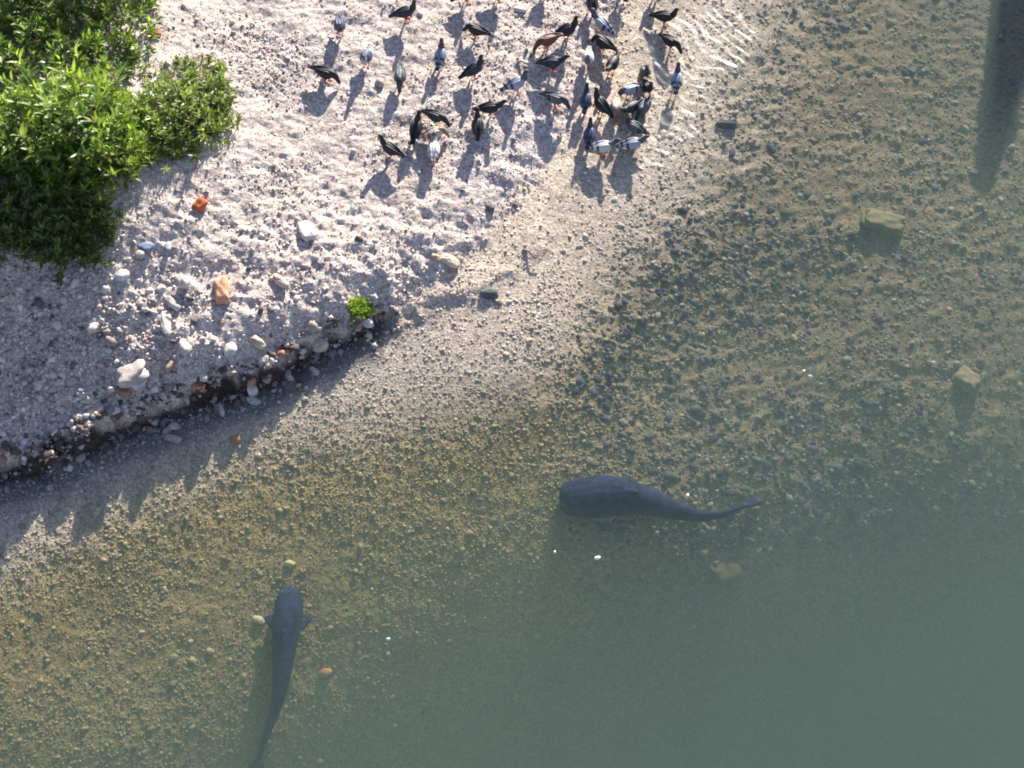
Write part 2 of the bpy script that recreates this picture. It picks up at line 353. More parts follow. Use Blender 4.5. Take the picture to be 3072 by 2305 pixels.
col = palette(pal_b, [26, 26, 18, 9, 14, 9, 7, .9], n)
P = np.stack([qx[i], qy[i], qz[i] + size * .22], 1); big = size > .026
parts = [scatter(P[~big], size[~big], col[~big], ICO1), scatter(P[big], size[big], col[big], ICO2)]
ks = np.where((qs > -.16) & (qs < .16) & (qh > .06))[0][:850]; nk = len(ks); szk = np.clip(np.exp(RNG.normal(np.log(.02), .5, nk)), .01, .06)
pk = [(.34, .29, .25), (.24, .19, .16), (.13, .10, .08), (.08, .06, .05), (.48, .43, .38), (.34, .20, .13)]
parts.append(scatter(np.stack([qx[ks], qy[ks], qz[ks] + szk * .2], 1), szk, palette(pk, [3, 3, 3, 3, 1.2, .6], nk), ICO2))
tag(link("bank_gravel", mesh_np("bank_gravel", *merge(parts)), M_STONE), "loose pale pebbles and grit covering the sunny bank", "gravel", None, "stuff")
i = np.where(sub)[0]; n = len(i)
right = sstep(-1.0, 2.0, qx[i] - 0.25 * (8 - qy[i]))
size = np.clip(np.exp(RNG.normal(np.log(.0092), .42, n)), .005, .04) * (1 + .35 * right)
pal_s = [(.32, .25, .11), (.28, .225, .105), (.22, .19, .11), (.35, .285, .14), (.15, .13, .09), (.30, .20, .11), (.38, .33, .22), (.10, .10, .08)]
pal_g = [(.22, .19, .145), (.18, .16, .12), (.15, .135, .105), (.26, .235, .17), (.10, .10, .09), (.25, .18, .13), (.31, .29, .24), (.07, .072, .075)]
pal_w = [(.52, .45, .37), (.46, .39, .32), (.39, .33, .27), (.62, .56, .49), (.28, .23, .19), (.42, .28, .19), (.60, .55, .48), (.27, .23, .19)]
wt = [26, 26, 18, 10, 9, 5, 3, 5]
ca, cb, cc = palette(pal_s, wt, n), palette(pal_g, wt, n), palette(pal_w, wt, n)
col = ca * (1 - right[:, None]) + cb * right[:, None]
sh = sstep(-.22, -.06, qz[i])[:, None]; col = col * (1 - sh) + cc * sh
P = np.stack([qx[i], qy[i], qz[i] + size * .12], 1); big = size > .028
parts = [scatter(P[~big], size[~big], col[~big], ICO1, (.3, .55)), scatter(P[big], size[big], col[big], ICO2, (.3, .55))]
for cnt, pal_, lo_, hi_ in ((8500, [(.045, .052, .075), (.075, .08, .09), (.035, .04, .055)], .014, .055), (1900, [(.21, .18, .12), (.18, .155, .12), (.25, .21, .14)], .018, .045)):
    ax_ = RNG.uniform(1650, 3250, cnt); ay_ = RNG.uniform(-100, 1650, cnt); bx_, by_ = at_z(ax_, ay_, -.3)
    for _ in range(3): bz_ = height(bx_, by_); bx_, by_ = at_z(ax_, ay_, bz_)
    bz_ = height(bx_, by_); pr_ = sstep(-.8, 1.2, bx_ - .25 * (8 - by_)) * sstep(-.12, -.24, bz_) * np.clip(.5 + .9 * vnoise(bx_ * .9, by_ * .9, 71) + .5 * vnoise(bx_ * 3, by_ * 3, 72), .05, 1); kk = RNG.uniform(0, 1, cnt) < pr_
    nn = int(kk.sum()); sz_ = np.clip(np.exp(RNG.normal(np.log(.021), .45, nn)), lo_, hi_)
    parts.append(scatter(np.stack([bx_[kk], by_[kk], bz_[kk] + sz_ * .12], 1), sz_, palette(pal_, [1, 1, 1], nn), ICO2, (.22, .4), -.55, (.40, .85)))
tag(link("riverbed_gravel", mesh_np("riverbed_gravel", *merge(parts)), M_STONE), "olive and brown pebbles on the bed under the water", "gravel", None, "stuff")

# ---------------------------------------------------------------- single stones
def rock_mesh(l, wd, h, col, seed, kind='stone'):
    r = np.random.default_rng(seed); v, f = ICO4 if max(l, wd) > .2 else ICO3
    v = v.copy()
    e = {'stone': 2.4, 'slab': 4.5, 'brick': 6.5}[kind]
    nrm = (np.abs(v) ** e).sum(1, keepdims=True) ** (1 / e); v = v / nrm
    for k, a in ((1.3, .13), (2.7, .07), (6.0, .03)):
        a *= {'stone': 1.0, 'slab': .8, 'brick': .9}[kind]
        ph = r.uniform(0, 50, 3)
        nz = vnoise(v[:, 0] * k + ph[0], v[:, 1] * k + v[:, 2] * 1.7 * k + ph[1], seed) + vnoise(v[:, 2] * k + ph[2], v[:, 0] * k - v[:, 1] * k, seed + 1)
        v = v * (1 + a * nz)[:, None]
    v = v * np.array([l / 2, wd / 2, h / 2])
    c = np.array(col)[None] * (1 + .12 * vnoise(v[:, 0] * 30 + seed, v[:, 1] * 30, 3) + .1 * vnoise(v[:, 0] * 9, v[:, 1] * 9 + v[:, 2] * 9, 4))[:, None]
    return mesh_np("rock", v, f, c)
CREAM, WHITE, ORANGE, GREY, BLUEG, PINK, BROWN, OLIVE, DARK, TAN = (.52, .47, .40), (.58, .54, .49), (.42, .15, .07), (.36, .34, .33), (.20, .26, .36), (.50, .38, .33), (.20, .14, .10), (.17, .16, .075), (.06, .06, .065), (.42, .33, .22)
STONES = [
 # name, px, py, length, width, height, rotation, colour, kind, label, category
 ("brick_chunk", 462, 100, .12, .08, .07, 20, ORANGE, 'brick', "small orange brick piece on gravel beside the top edge of the bush", "brick"),
 ("brick_chunk", 600, 612, .13, .10, .09, 60, (.46, .13, .05), 'brick', "bright orange red brick lump where the bush's shade meets sunny gravel", "brick"),
 ("broken_brick", 664, 868, .25, .13, .10, 100, (.58, .30, .19), 'brick', "long broken brick, cream and orange, lying halfway up the sloping bank", "brick"),
 ("flat_stone", 435, 737, .14, .10, .05, -25, BLUEG, 'slab', "blue grey flat stone in the shade right of the lowest bush", "stone"),
 ("flat_stone", 505, 738, .05, .12, .03, 5, (.33, .40, .48), 'slab', "narrow pale blue stone beside the blue grey flat stone", "stone"),
 ("stone", 418, 762, .09, .08, .06, 30, CREAM, 'stone', "cream rounded stone touching the blue grey flat stone", "stone"),
 ("stone", 365, 822, .13, .12, .08, 10, (.55, .57, .60), 'stone', "pale bluish rounded stone below the tip of the lowest bush", "stone"),
 ("stone", 482, 865, .09, .07, .06, 40, WHITE, 'stone', "white egg sized stone above the long grey stone on the slope", "stone"),
 ("stone", 515, 905, .19, .085, .07, -38, (.44, .42, .38), 'stone', "long grey stone lying diagonally below a white egg sized stone", "stone"),
 ("stone", 494, 965, .085, .26, .07, 12, WHITE, 'stone', "long white upright looking stone on the bare silty slope", "stone"),
 ("stone", 552, 845, .12, .09, .08, 70, WHITE, 'stone', "white lump left of the long broken brick", "stone"),
 ("stone", 838, 838, .20, .09, .08, -42, (.56, .40, .33), 'stone', "pinkish elongated stone in shade of gravel above the green tuft", "stone"),
 ("stone", 395, 1120, .26, .20, .13, 20, (.46, .41, .36), 'slab', "large beige clod capping the edge of the dark cut bank", "stone"),
 ("stone", 415, 1150, .14, .09, .08, 30, (.50, .53, .56), 'stone', "pale grey stone wedged below the large beige clod", "stone"),
 ("stone", 368, 1172, .15, .08, .07, -25, (.30, .18, .13), 'slab', "dark brown flat stone jutting out under the large beige clod", "stone"),
 ("stone", 552, 1040, .09, .15, .10, 10, CREAM, 'stone', "cream pointed stone left of the smooth silt patch on the slope", "stone"),
 ("stone", 512, 1090, .08, .19, .07, -25, (.40, .28, .21), 'stone', "brown tapered stone on the slope below the cream pointed stone", "stone"),
 ("stone", 690, 1045, .13, .16, .10, 20, WHITE, 'stone', "white lumpy stone right of the smooth silt patch", "stone"),
 ("stone", 768, 1020, .19, .09, .09, -40, (.50, .40, .30), 'stone', "tan elongated stone right of the white lumpy stone", "stone"),
 ("stone", 612, 1130, .08, .10, .07, 0, (.58, .54, .48), 'stone', "small pale stone standing on top of a reddish stone at the cut", "stone"),
 ("stone", 595, 1158, .13, .10, .08, -10, (.48, .22, .12), 'stone', "reddish stone in the dark face of the cut bank", "stone"),
 ("stone", 752, 1085, .09, .09, .07, 0, GREY, 'stone', "grey round stone in the shaded hollow above the water", "stone"),
 ("stone", 757, 1165, .10, .14, .09, 15, WHITE, 'stone', "white pear shaped stone at the foot of the cut bank", "stone"),
 ("stone", 758, 1200, .13, .07, .06, -20, CREAM, 'stone', "cream flat stone half in the water below the white pear shaped stone", "stone"),
 ("stone", 868, 1133, .12, .07, .07, -50, (.56, .46, .36), 'stone', "tan pointed stone at the waterline right of the white pear shaped stone", "stone"),
 ("stone", 940, 1110, .14, .06, .06, -40, (.44, .42, .42), 'stone', "grey finger shaped stone pointing at the water by the bank shadow", "stone"),
 ("stone", 345, 1230, .10, .09, .08, 0, WHITE, 'stone', "round white stone low on the dark cut bank above the blue shadow", "stone"),
 ("stone", 70, 1325, .07, .06, .05, 0, WHITE, 'stone', "small white stone in dark soil at the left end of the cut bank", "stone"),
 ("stone", 665, 1230, .05, .14, .05, 15, (.58, .54, .46), 'stone', "pale stone lying across the edge of the blue shadow in shallow water", "stone"),
 ("stone", 520, 1315, .15, .07, .06, -15, (.50, .38, .28), 'stone', "tan stone in shallow water just below the blue shadow", "stone"),
 ("stone", 707, 1318, .10, .09, .05, 20, (.42, .20, .10), 'stone', "reddish brown pebble in the shallow water off the cut bank", "stone"),
 ("stone", 1098, 965, .14, .09, .08, -10, WHITE, 'stone', "white stone on the brink of the bank just below the green tuft", "stone"),
 ("stone", 960, 1035, .16, .11, .10, 10, (.50, .44, .38), 'stone', "beige lump overhanging the dark cut left of the green tuft", "stone"),
 ("stone", 1350, 780, .22, .11, .09, -38, (.62, .53, .40), 'stone', "cream orange edged stone with a dark shadow on gravel near the wet sand", "stone"),
 ("stone", 1300, 820, .09, .07, .05, 0, WHITE, 'stone', "white flat pebble just left and below the cream orange edged stone", "stone"),
 ("stone", 920, 690, .13, .22, .10, 20, (.58, .54, .48), 'slab', "tall pale clod casting shade in the middle of the gravel bank", "stone"),
 ("stone", 1470, 878, .18, .10, .09, 5, (.12, .14, .12), 'stone', "dark wet mossy stone at the right end of the cut bank", "stone"),
 ("stone", 1495, 905, .08, .06, .05, 0, TAN, 'stone', "small tan pebble in shallow water below the dark mossy stone", "stone"),
 ("stone", 1138, 245, .09, .11, .09, 10, (.46, .42, .36), 'stone', "beige stone standing on the gravel left of a grey hunched pigeon", "stone"),
 ("stone", 1560, 28, .15, .06, .05, -20, WHITE, 'stone', "white long stone at the very top between two dark pigeons", "stone"),
 ("stone", 1470, 620, .09, .11, .07, 15, (.13, .13, .13), 'stone', "isolated dark stone on pale gravel below the pigeon flock", "stone"),
 ("stone", 1308, 770, .10, .07, .06, -30, TAN, 'stone', "tan stone touching the upper end of the cream orange edged stone", "stone"),
 ("stone", 2180, 370, .22, .10, .08, -10, (.045, .055, .06), 'slab', "dark stone in the shallows where the white ripples end", "stone"),
 ("sunken_slab", 2655, 662, .40, .24, .12, -16, OLIVE, 'brick', "largest square olive slab under water with a dark blue shadow", "stone"),
 ("sunken_slab", 2902, 1135, .23, .19, .11, -38, (.24, .21, .12), 'brick', "tilted tan block under water near the right edge", "stone"),
 ("sunken_slab", 2180, 1712, .28, .20, .10, 30, (.15, .12, .07), 'slab', "murky brown block under deep water below the broad catfish's tail", "stone"),
 ("sunken_slab", 2100, 1235, .12, .07, .07, -50, (.08, .09, .10), 'slab', "small dark slab under water above the broad catfish", "stone"),
 ("stone", 868, 1690, .10, .06, .06, 0, (.56, .50, .26), 'stone', "yellowish bright pebble on the riverbed just above the slim catfish's head", "stone"),
 ("stone", 775, 1858, .11, .07, .06, -20, (.60, .52, .32), 'stone', "yellow cream pebble on the riverbed left of the slim catfish's fin", "stone"),
 ("stone", 975, 2018, .13, .08, .07, 10, (.48, .24, .12), 'stone', "reddish stone on the murky bed right of the slim catfish", "stone"),
]
for k, (nm, px, py, l, wd, h, rot, c, kd, lb, ct) in enumerate(STONES):
    x, y, z = place(px, py, h * .4)
    o = link(nm, rock_mesh(l, wd, h, c, 100 + k, kd), M_STONE, None, (x, y, z + h * .16)); o.rotation_euler = (R(random.uniform(-10, 10)), R(random.uniform(-10, 10)), R(rot))
    tag(o, lb, ct)

# ---------------------------------------------------------------- lofted bodies
def loft(rings, segs, cols, V, F, C):
    """rings: (centre, side vector, up vector); appends one closed tube"""
    base = len(V)
    for (c, sv, uv), col in zip(rings, cols):
        for q in range(segs):
            a = 2 * math.pi * q / segs
            V.append(c + sv * math.cos(a) + uv * math.sin(a)); C.append(col(a) if callable(col) else col)
    n = len(rings)
    for r in range(n - 1):
        for q in range(segs):
            q2 = (q + 1) % segs
            F.append((base + r * segs + q, base + r * segs + q2, base + (r + 1) * segs + q2, base + (r + 1) * segs + q))
    F.append(tuple(base + q for q in range(segs))[::-1]); F.append(tuple(base + (n - 1) * segs + q for q in range(segs)))
def resample(pts, n):
    """smooth (Catmull-Rom) resampling of rows of numbers"""
    P = np.array(pts, float); m = len(P); out = []
    for t in np.linspace(0, m - 1, n):
        i = min(int(t), m - 2); u = t - i
        p0, p1, p2, p3 = P[max(i - 1, 0)], P[i], P[i + 1], P[min(i + 2, m - 1)]
        out.append(.5 * ((2 * p1) + (-p0 + p2) * u + (2 * p0 - 5 * p1 + 4 * p2 - p3) * u * u + (-p0 + 3 * p1 - 3 * p2 + p3) * u ** 3))
    return np.array(out)
def fuse(name, V, F, C, voxel, smooth_it=2):
    """grow the pieces together into one continuous skin and carry the colours over"""
    me = bpy.data.meshes.new(name + "_raw"); me.from_pydata([tuple(v) for v in V], [], F); me.update()
    o = bpy.data.objects.new(name + "_raw", me); COL.objects.link(o)
    m = o.modifiers.new("r", 'REMESH'); m.mode = 'VOXEL'; m.voxel_size = voxel
    if smooth_it:
        s = o.modifiers.new("s", 'SMOOTH'); s.factor = .5; s.iterations = smooth_it
    dg = bpy.context.evaluated_depsgraph_get(); dg.update()
    out = bpy.data.meshes.new_from_object(o.evaluated_get(dg), depsgraph=dg)
    bpy.data.objects.remove(o); bpy.data.meshes.remove(me)
    kd = KDTree(len(V))
    for i, v in enumerate(V): kd.insert(v, i)
    kd.balance()
    col = np.array([C[kd.find(p.co)[1]] for p in out.vertices], np.float32)
    out.shade_smooth(); set_col(out, col); out.name = name
    return out

# ---------------------------------------------------------------- pigeons
LOOKS = {  # head, neck, back, wing, wing bar, tail, belly
 'dark':  [(.012, .014, .02), (.018, .025, .03), (.026, .03, .042), (.025, .029, .041), (.014, .014, .018), (.014, .014, .019), (.022, .024, .032)],
 'black': [(.008, .009, .012), (.011, .016, .016), (.013, .014, .018), (.013, .014, .018), (.010, .010, .012), (.008, .008, .010), (.012, .012, .016)],
 'blue':  [(.05, .06, .085), (.05, .07, .08), (.22, .26, .34), (.24, .28, .36), (.035, .038, .05), (.05, .055, .07), (.14, .16, .21)],
 'pale':  [(.06, .07, .09), (.08, .09, .11), (.30, .33, .38), (.33, .36, .42), (.05, .055, .07), (.07, .075, .09), (.30, .33, .38)],
 'check': [(.03, .034, .045), (.035, .045, .05), (.09, .10, .12), (.16, .17, .19), (.022, .022, .028), (.025, .026, .032), (.07, .075, .09)],
 'white': [(.04, .04, .05), (.12, .12, .13), (.55, .54, .53), (.52, .52, .52), (.10, .10, .12), (.20, .19, .19), (.55, .53, .50)],
 'brown': [(.08, .03, .025), (.10, .04, .03), (.14, .06, .045), (.15, .07, .05), (.12, .04, .03), (.20, .07, .04), (.24, .13, .10)],
 'fawn':  [(.20, .12, .09), (.22, .14, .11), (.46, .38, .31), (.50, .42, .35), (.24, .12, .08), (.30, .16, .11), (.40, .33, .28)],
 'rusty': [(.12, .12, .14), (.35, .34, .34), (.66, .65, .64), (.64, .63, .62), (.25, .26, .3), (.42, .10, .04), (.45, .16, .09)],
 'plum':  [(.05, .06, .10), (.30, .33, .40), (.06, .08, .14), (.07, .09, .16), (.55, .55, .55), (.20, .10, .08), (.20, .12, .10)],
 'navy':  [(.022, .026, .06), (.025, .035, .06), (.05, .065, .13), (.05, .065, .13), (.02, .022, .04), (.018, .02, .03), (.05, .055, .09)],
}
FOOT = (.50, .13, .09); BEAK = (.07, .065, .06); CERE = (.6, .58, .55)
def bird_mesh(look, pose, pitch, turn, seed):
    r = random.Random(seed); head, neck, back, wing, bar, tail, belly = LOOKS[look]
    V, F, C = [], [], []
    body = [(-.185, .004, .030, .005), (-.150, .003, .031, .008), (-.115, .001, .031, .016), (-.080, 0, .042, .034), (-.040, 0, .056, .050), (0, 0, .063, .058), (.042, .002, .060, .058), (.078, .010, .046, .048)]; body = [(a_, b_, c_ * (.73 if i_ > 2 else .9), d_ * .86) for i_, (a_, b_, c_, d_) in enumerate(body)]
    if pose == 'up':    hd = [(.100, .038, .031, .034), (.113, .070, .022, .024), (.120, .094, .0215, .022), (.134, .105, .0195, .021), (.148, .104, .013, .014), (.157, .099, .006, .006), (.171, .092, .002, .002)]
    elif pose == 'peck': hd = [(.106, -.010, .033, .034), (.124, -.038, .024, .024), (.136, -.062, .0215, .022), (.145, -.080, .0195, .021), (.151, -.094, .013, .014), (.155, -.104, .006, .006), (.160, -.118, .002, .002)]
    elif pose == 'preen': hd = [(.094, .030, .033, .034), (.102, .056, .025, .026), (.092, .078, .0215, .022), (.076, .084, .0195, .021), (.062, .080, .013, .014), (.054, .075, .006, .006), (.044, .068, .002, .002)]
    else:               hd = [(.108, .024, .032, .033), (.130, .046, .023, .024), (.147, .060, .0215, .022), (.162, .066, .0195, .020), (.176, .062, .013, .014), (.185, .057, .006, .006), (.199, .050, .002, .002)]
    pts = resample(body + hd, 46); n = len(pts)
    pt = R(pitch); rot = Matrix.Rotation(-pt, 3, 'Y'); lift = Vector((0, 0, .135)); tn = R(turn)
    def tw(p, s):            # turn the head sideways
        if s > .085 or (pose == 'preen' and s > .04):
            k = min(1, max(0, (p.x - .06) / .06)); d = p - Vector((.085, 0, 0))
            return Vector((.085, 0, 0)) + Matrix.Rotation(tn * k, 3, 'Z') @ d
        return p
    rings, cols = [], []
    for i in range(n):
        s, zz, wv_, hv = pts[i]; a, b = pts[max(i - 1, 0)], pts[min(i + 1, n - 1)]
        tg = Vector((b[0] - a[0], 0, b[1] - a[1])).normalized(); upv = Vector((-tg.z, 0, tg.x))
        q = i / (n - 1)
        c = tw(Vector((s, 0, zz)), s if q > .5 else -1)
        rings.append((rot @ c + lift, rot @ Vector((0, max(wv_, .0015), 0)), rot @ (upv * max(hv, .0015))))
        hi = (i / (n - 1)) * 14.0       # index along body+head list
        def colf(ang, hi=hi):
            top = math.sin(ang)
            if hi < 1.0: return bar if hi < .45 else tail
            if hi < 2.3: return tail
            if hi < 6.6: return belly if top < -.1 else back
            if hi < 9.3: return neck
            if hi < 12.2: return head
            return CERE if hi < 12.6 else BEAK
        cols.append(colf)
    loft(rings, 14, cols, V, F, C)
    for sd in (-1, 1):      # folded wings lying along the flanks, tips crossing above the tail
        wr = resample([(.080, .046, .004, .006, .018), (.055, .056, .010, .013, .038), (.010, .062, .012, .015, .046), (-.045, .056, .012, .014, .040), (-.095, .038, .014, .010, .026), (-.140, .020, .014, .006, .012), (-.165, .012, .013, .003, .004)], 22)
        rg, cl = [], []
        for i, (s, yy, zz, tk, ht) in enumerate(wr):
            rg.append((rot @ Vector((s, sd * yy * .70, zz)) + lift, rot @ Vector((0, tk, 0)), rot @ Vector((0, -sd * ht * .35, ht * .94))))
            f = i / 21
            def wc(ang, f=f):
                if .50 < f < .58 or .70 < f < .77: return bar
                if look == 'check' and int(f * 22 + ang * 2.2) % 2: return bar
                return tail if f > .86 else wing
            cl.append(wc)
        loft(rg, 10, cl, V, F, C)
        lx, ly = .012 + r.uniform(-.015, .015), sd * .024    # leg: thigh, shank, toes
        hipw = rot @ Vector((lx, ly, -.04)) + lift; ank = Vector((lx - .012, ly, .030)); foot = Vector((lx + .004, ly, .006))
        def tube(p, rad, col):
            rg = []
            for i, c in enumerate(p):
                t_ = (p[min(i + 1, len(p) - 1)] - p[max(i - 1, 0)]).normalized(); a = t_.cross(Vector((0, 1, .1))).normalized(); b = t_.cross(a)
                rg.append((c, a * rad[i], b * rad[i]))
            loft(rg, 7, [col] * len(p), V, F, C)
        tube([hipw, hipw.lerp(ank, .55), ank], [.017, .012, .0055], belly); tube([ank, ank.lerp(foot, .5), foot], [.0052, .0050, .0055], FOOT)
        for ang, ln in ((-28, .034), (0, .040), (28, .034), (180, .022)):
            d = Vector((math.cos(R(ang)), math.sin(R(ang)), 0)); tube([foot, foot + d * ln * .5 + Vector((0, 0, .002)), foot + d * ln - Vector((0, 0, .002))], [.0055, .0048, .0042], FOOT)
    # eyes
    e = pts[int(10.9 / 14 * (n - 1))]
    for sd in (-1, 1):
        c = rot @ tw(Vector((e[0], sd * .0195, e[1] + .003)), 1) + lift
        loft([(c + Vector((0, 0, k * .0038)), Vector((m_ * .0042, 0, 0)), Vector((0, m_ * .0042, 0))) for k, m_ in ((-1, .4), (0, 1), (1, .4))], 6, [(.35, .08, .02)] * 3, V, F, C)
    return fuse("pigeon", V, F, C, .0042)
B = [ # px, py (body centre), heading (0 right, 90 away), look, pose, pitch, head turn, label
 (1018, 72, 279, 'navy', 'up', 8, 0, "slim dark pigeon walking toward the camera, highest of those nearest the bush"),
 (1215, 33, 14, 'dark', 'up', 10, 0, "dark pigeon side on with blue neck, at the top left of the flock"),
 (1098, 165, 258, 'plum', 'up', 5, 20, "pigeon with red brown tail and white flank, left part of the flock"),
 (977, 216, 338, 'black', 'peck', -4, 0, "black pigeon pecking at the gravel, leftmost of the whole flock"),
 (1200, 225, 268, 'check', 'peck', 2, 0, "grey hunched pigeon with pale shoulders right of a beige stone"),
 (1320, 165, 80, 'blue', 'up', 12, 0, "blue grey pigeon walking away, black tail toward the camera, long shadow"),
 (1430, 86, 158, 'black', 'peck', 4, 0, "black pigeon with green gloss facing left near the top, body low"),
 (1420, 205, 30, 'dark', 'up', 16, 0, "dark pigeon with raised breast, facing away to the right, mid flock"),
 (1470, 320, 6, 'black', 'level', 3, 0, "black pigeon side on above a bright orange foot, beak to the right"),
 (1548, 248, 24, 'pale', 'up', 10, 0, "pale grey backed pigeon facing right, alone in the middle of the flock"),
 (1700, 88, 22, 'black', 'up', 14, 0, "stout black pigeon facing right near the top, above a brown one"),
 (1642, 118, 205, 'brown', 'peck', 0, 0, "reddish brown pigeon half hidden below the stout black one"),
 (1657, 184, 4, 'dark', 'level', 2, 0, "thin dark pigeon side on with pale back edge, below the brown one"),
 (1668, 293, 335, 'check', 'peck', 2, 0, "checkered pigeon with white back bending right, alone under the thin dark one"),
 (1764, 170, 264, 'white', 'up', 12, 0, "white shouldered pigeon with dark head facing the camera"),
 (1757, 298, 84, 'navy', 'up', 6, 0, "navy pigeon walking away between its own shadow and a black one"),
 (1806, 312, 128, 'black', 'up', 14, 0, "round black pigeon facing up left beside the tan pigeon"),
 (1777, 8, 95, 'black', 'up', 10, 0, "black pigeon cut off by the top edge above the pale one"),
 (1808, 70, 132, 'pale', 'level', 5, 0, "pale blue pigeon with a black tail near the top edge"),
 (1812, 126, 140, 'black', 'peck', 3, 0, "glossy black pigeon bent forward below the pale blue one"),
 (1838, 188, 246, 'black', 'level', 0, 0, "long black pigeon heading down left with tail raised to upper right"),
 (1995, 46, 352, 'black', 'up', 5, 0, "black pigeon with pale back and red legs by the water, top right"),
 (2013, 122, 315, 'black', 'peck', 8, 0, "large black pigeon at the edge of the white splash"),
 (2030, 245, 84, 'blue', 'up', 6, 0, "small blue grey pigeon alone in the shallows, rightmost of the flock"),
 (1936, 212, 276, 'check', 'up', 30, 0, "upright grey necked pigeon at the top of the crowded cluster"),
 (1942, 258, 284, 'black', 'up', 22, 15, "black pigeon with white spot in the crowded cluster below the grey necked one"),
 (1890, 265, 205, 'pale', 'peck', 4, 0, "pale blue pigeon squeezed against the black ones, dark head lowered"),
 (1848, 315, 262, 'fawn', 'peck', 8, 0, "tan brown pigeon seen from the front in the cluster"),
 (1893, 318, 225, 'dark', 'level', 6, 0, "dark pigeon with white streak behind the tan one"),
 (1932, 318, 238, 'check', 'peck', 4, 0, "grey checkered pigeon with white edged wing on the water side of the cluster"),
 (1906, 378, 150, 'check', 'preen', 10, 30, "black and white checkered pigeon preening at the lower end of the cluster"),
 (1897, 430, 10, 'pale', 'level', 4, 0, "pale bluish pigeon with dark tail, lowest at the water's edge"),
 (1768, 402, 84, 'navy', 'up', 8, 0, "navy blue pigeon walking away left of the lowest white one"),
 (1808, 437, 10, 'white', 'level', 0, 0, "white backed pigeon reaching right, lowest of the right group"),
 (1308, 345, 332, 'dark', 'peck', 3, 0, "charcoal pigeon pecking toward the lower right beside a vertical black one"),
 (1247, 385, 80, 'black', 'up', 8, -25, "black pigeon walking away, standing upright in the picture left of centre"),
 (1433, 377, 92, 'black', 'up', 4, 0, "black pigeon seen from behind with a very long shadow"),
 (1172, 443, 148, 'black', 'up', 6, 0, "black pigeon facing upper left, lowest on the left side"),
 (1301, 447, 88, 'rusty', 'level', 2, 0, "white pigeon with rust red tail, lowest in the middle"),
 (1300, 397, 20, 'fawn', 'peck', 0, 0, "pale cream pigeon blending with gravel under the charcoal pecking one"),
 (1395, -22, 30, 'dark', 'up', 8, 0, "pigeon mostly above the frame, only its red feet at the top edge"),
 (1492, -26, 15, 'dark', 'up', 8, 0, "second pigeon mostly above the frame, its broad shadow reaching down"),
 (1636, -46, 100, 'dark', 'up', 8, 0, "pigeon above the frame whose thin shadow enters beside the white long stone"),
 (1872, -40, 95, 'dark', 'up', 10, 0, "pigeon above the frame whose long shadow falls right of the pale blue one"),
 (1972, -42, 95, 'dark', 'up', 10, 0, "pigeon above the frame whose short shadow ends on the red legged bird"),
]
for k, (px, py, hd, look, pose, pitch, turn, lb) in enumerate(B):
    x, y, z = place(px, py, .14)
    me = bird_mesh(look, pose, pitch, turn, k)
    o = link("pigeon", me, M_PLUME, None, (x, y, max(z, -.06) - .002)); o.rotation_euler = (0, 0, R(hd)); sc = random.uniform(.95, 1.04); o.scale = (sc,) * 3
    tag(o, lb, "pigeon", "pigeons gathered on the gravel bank")

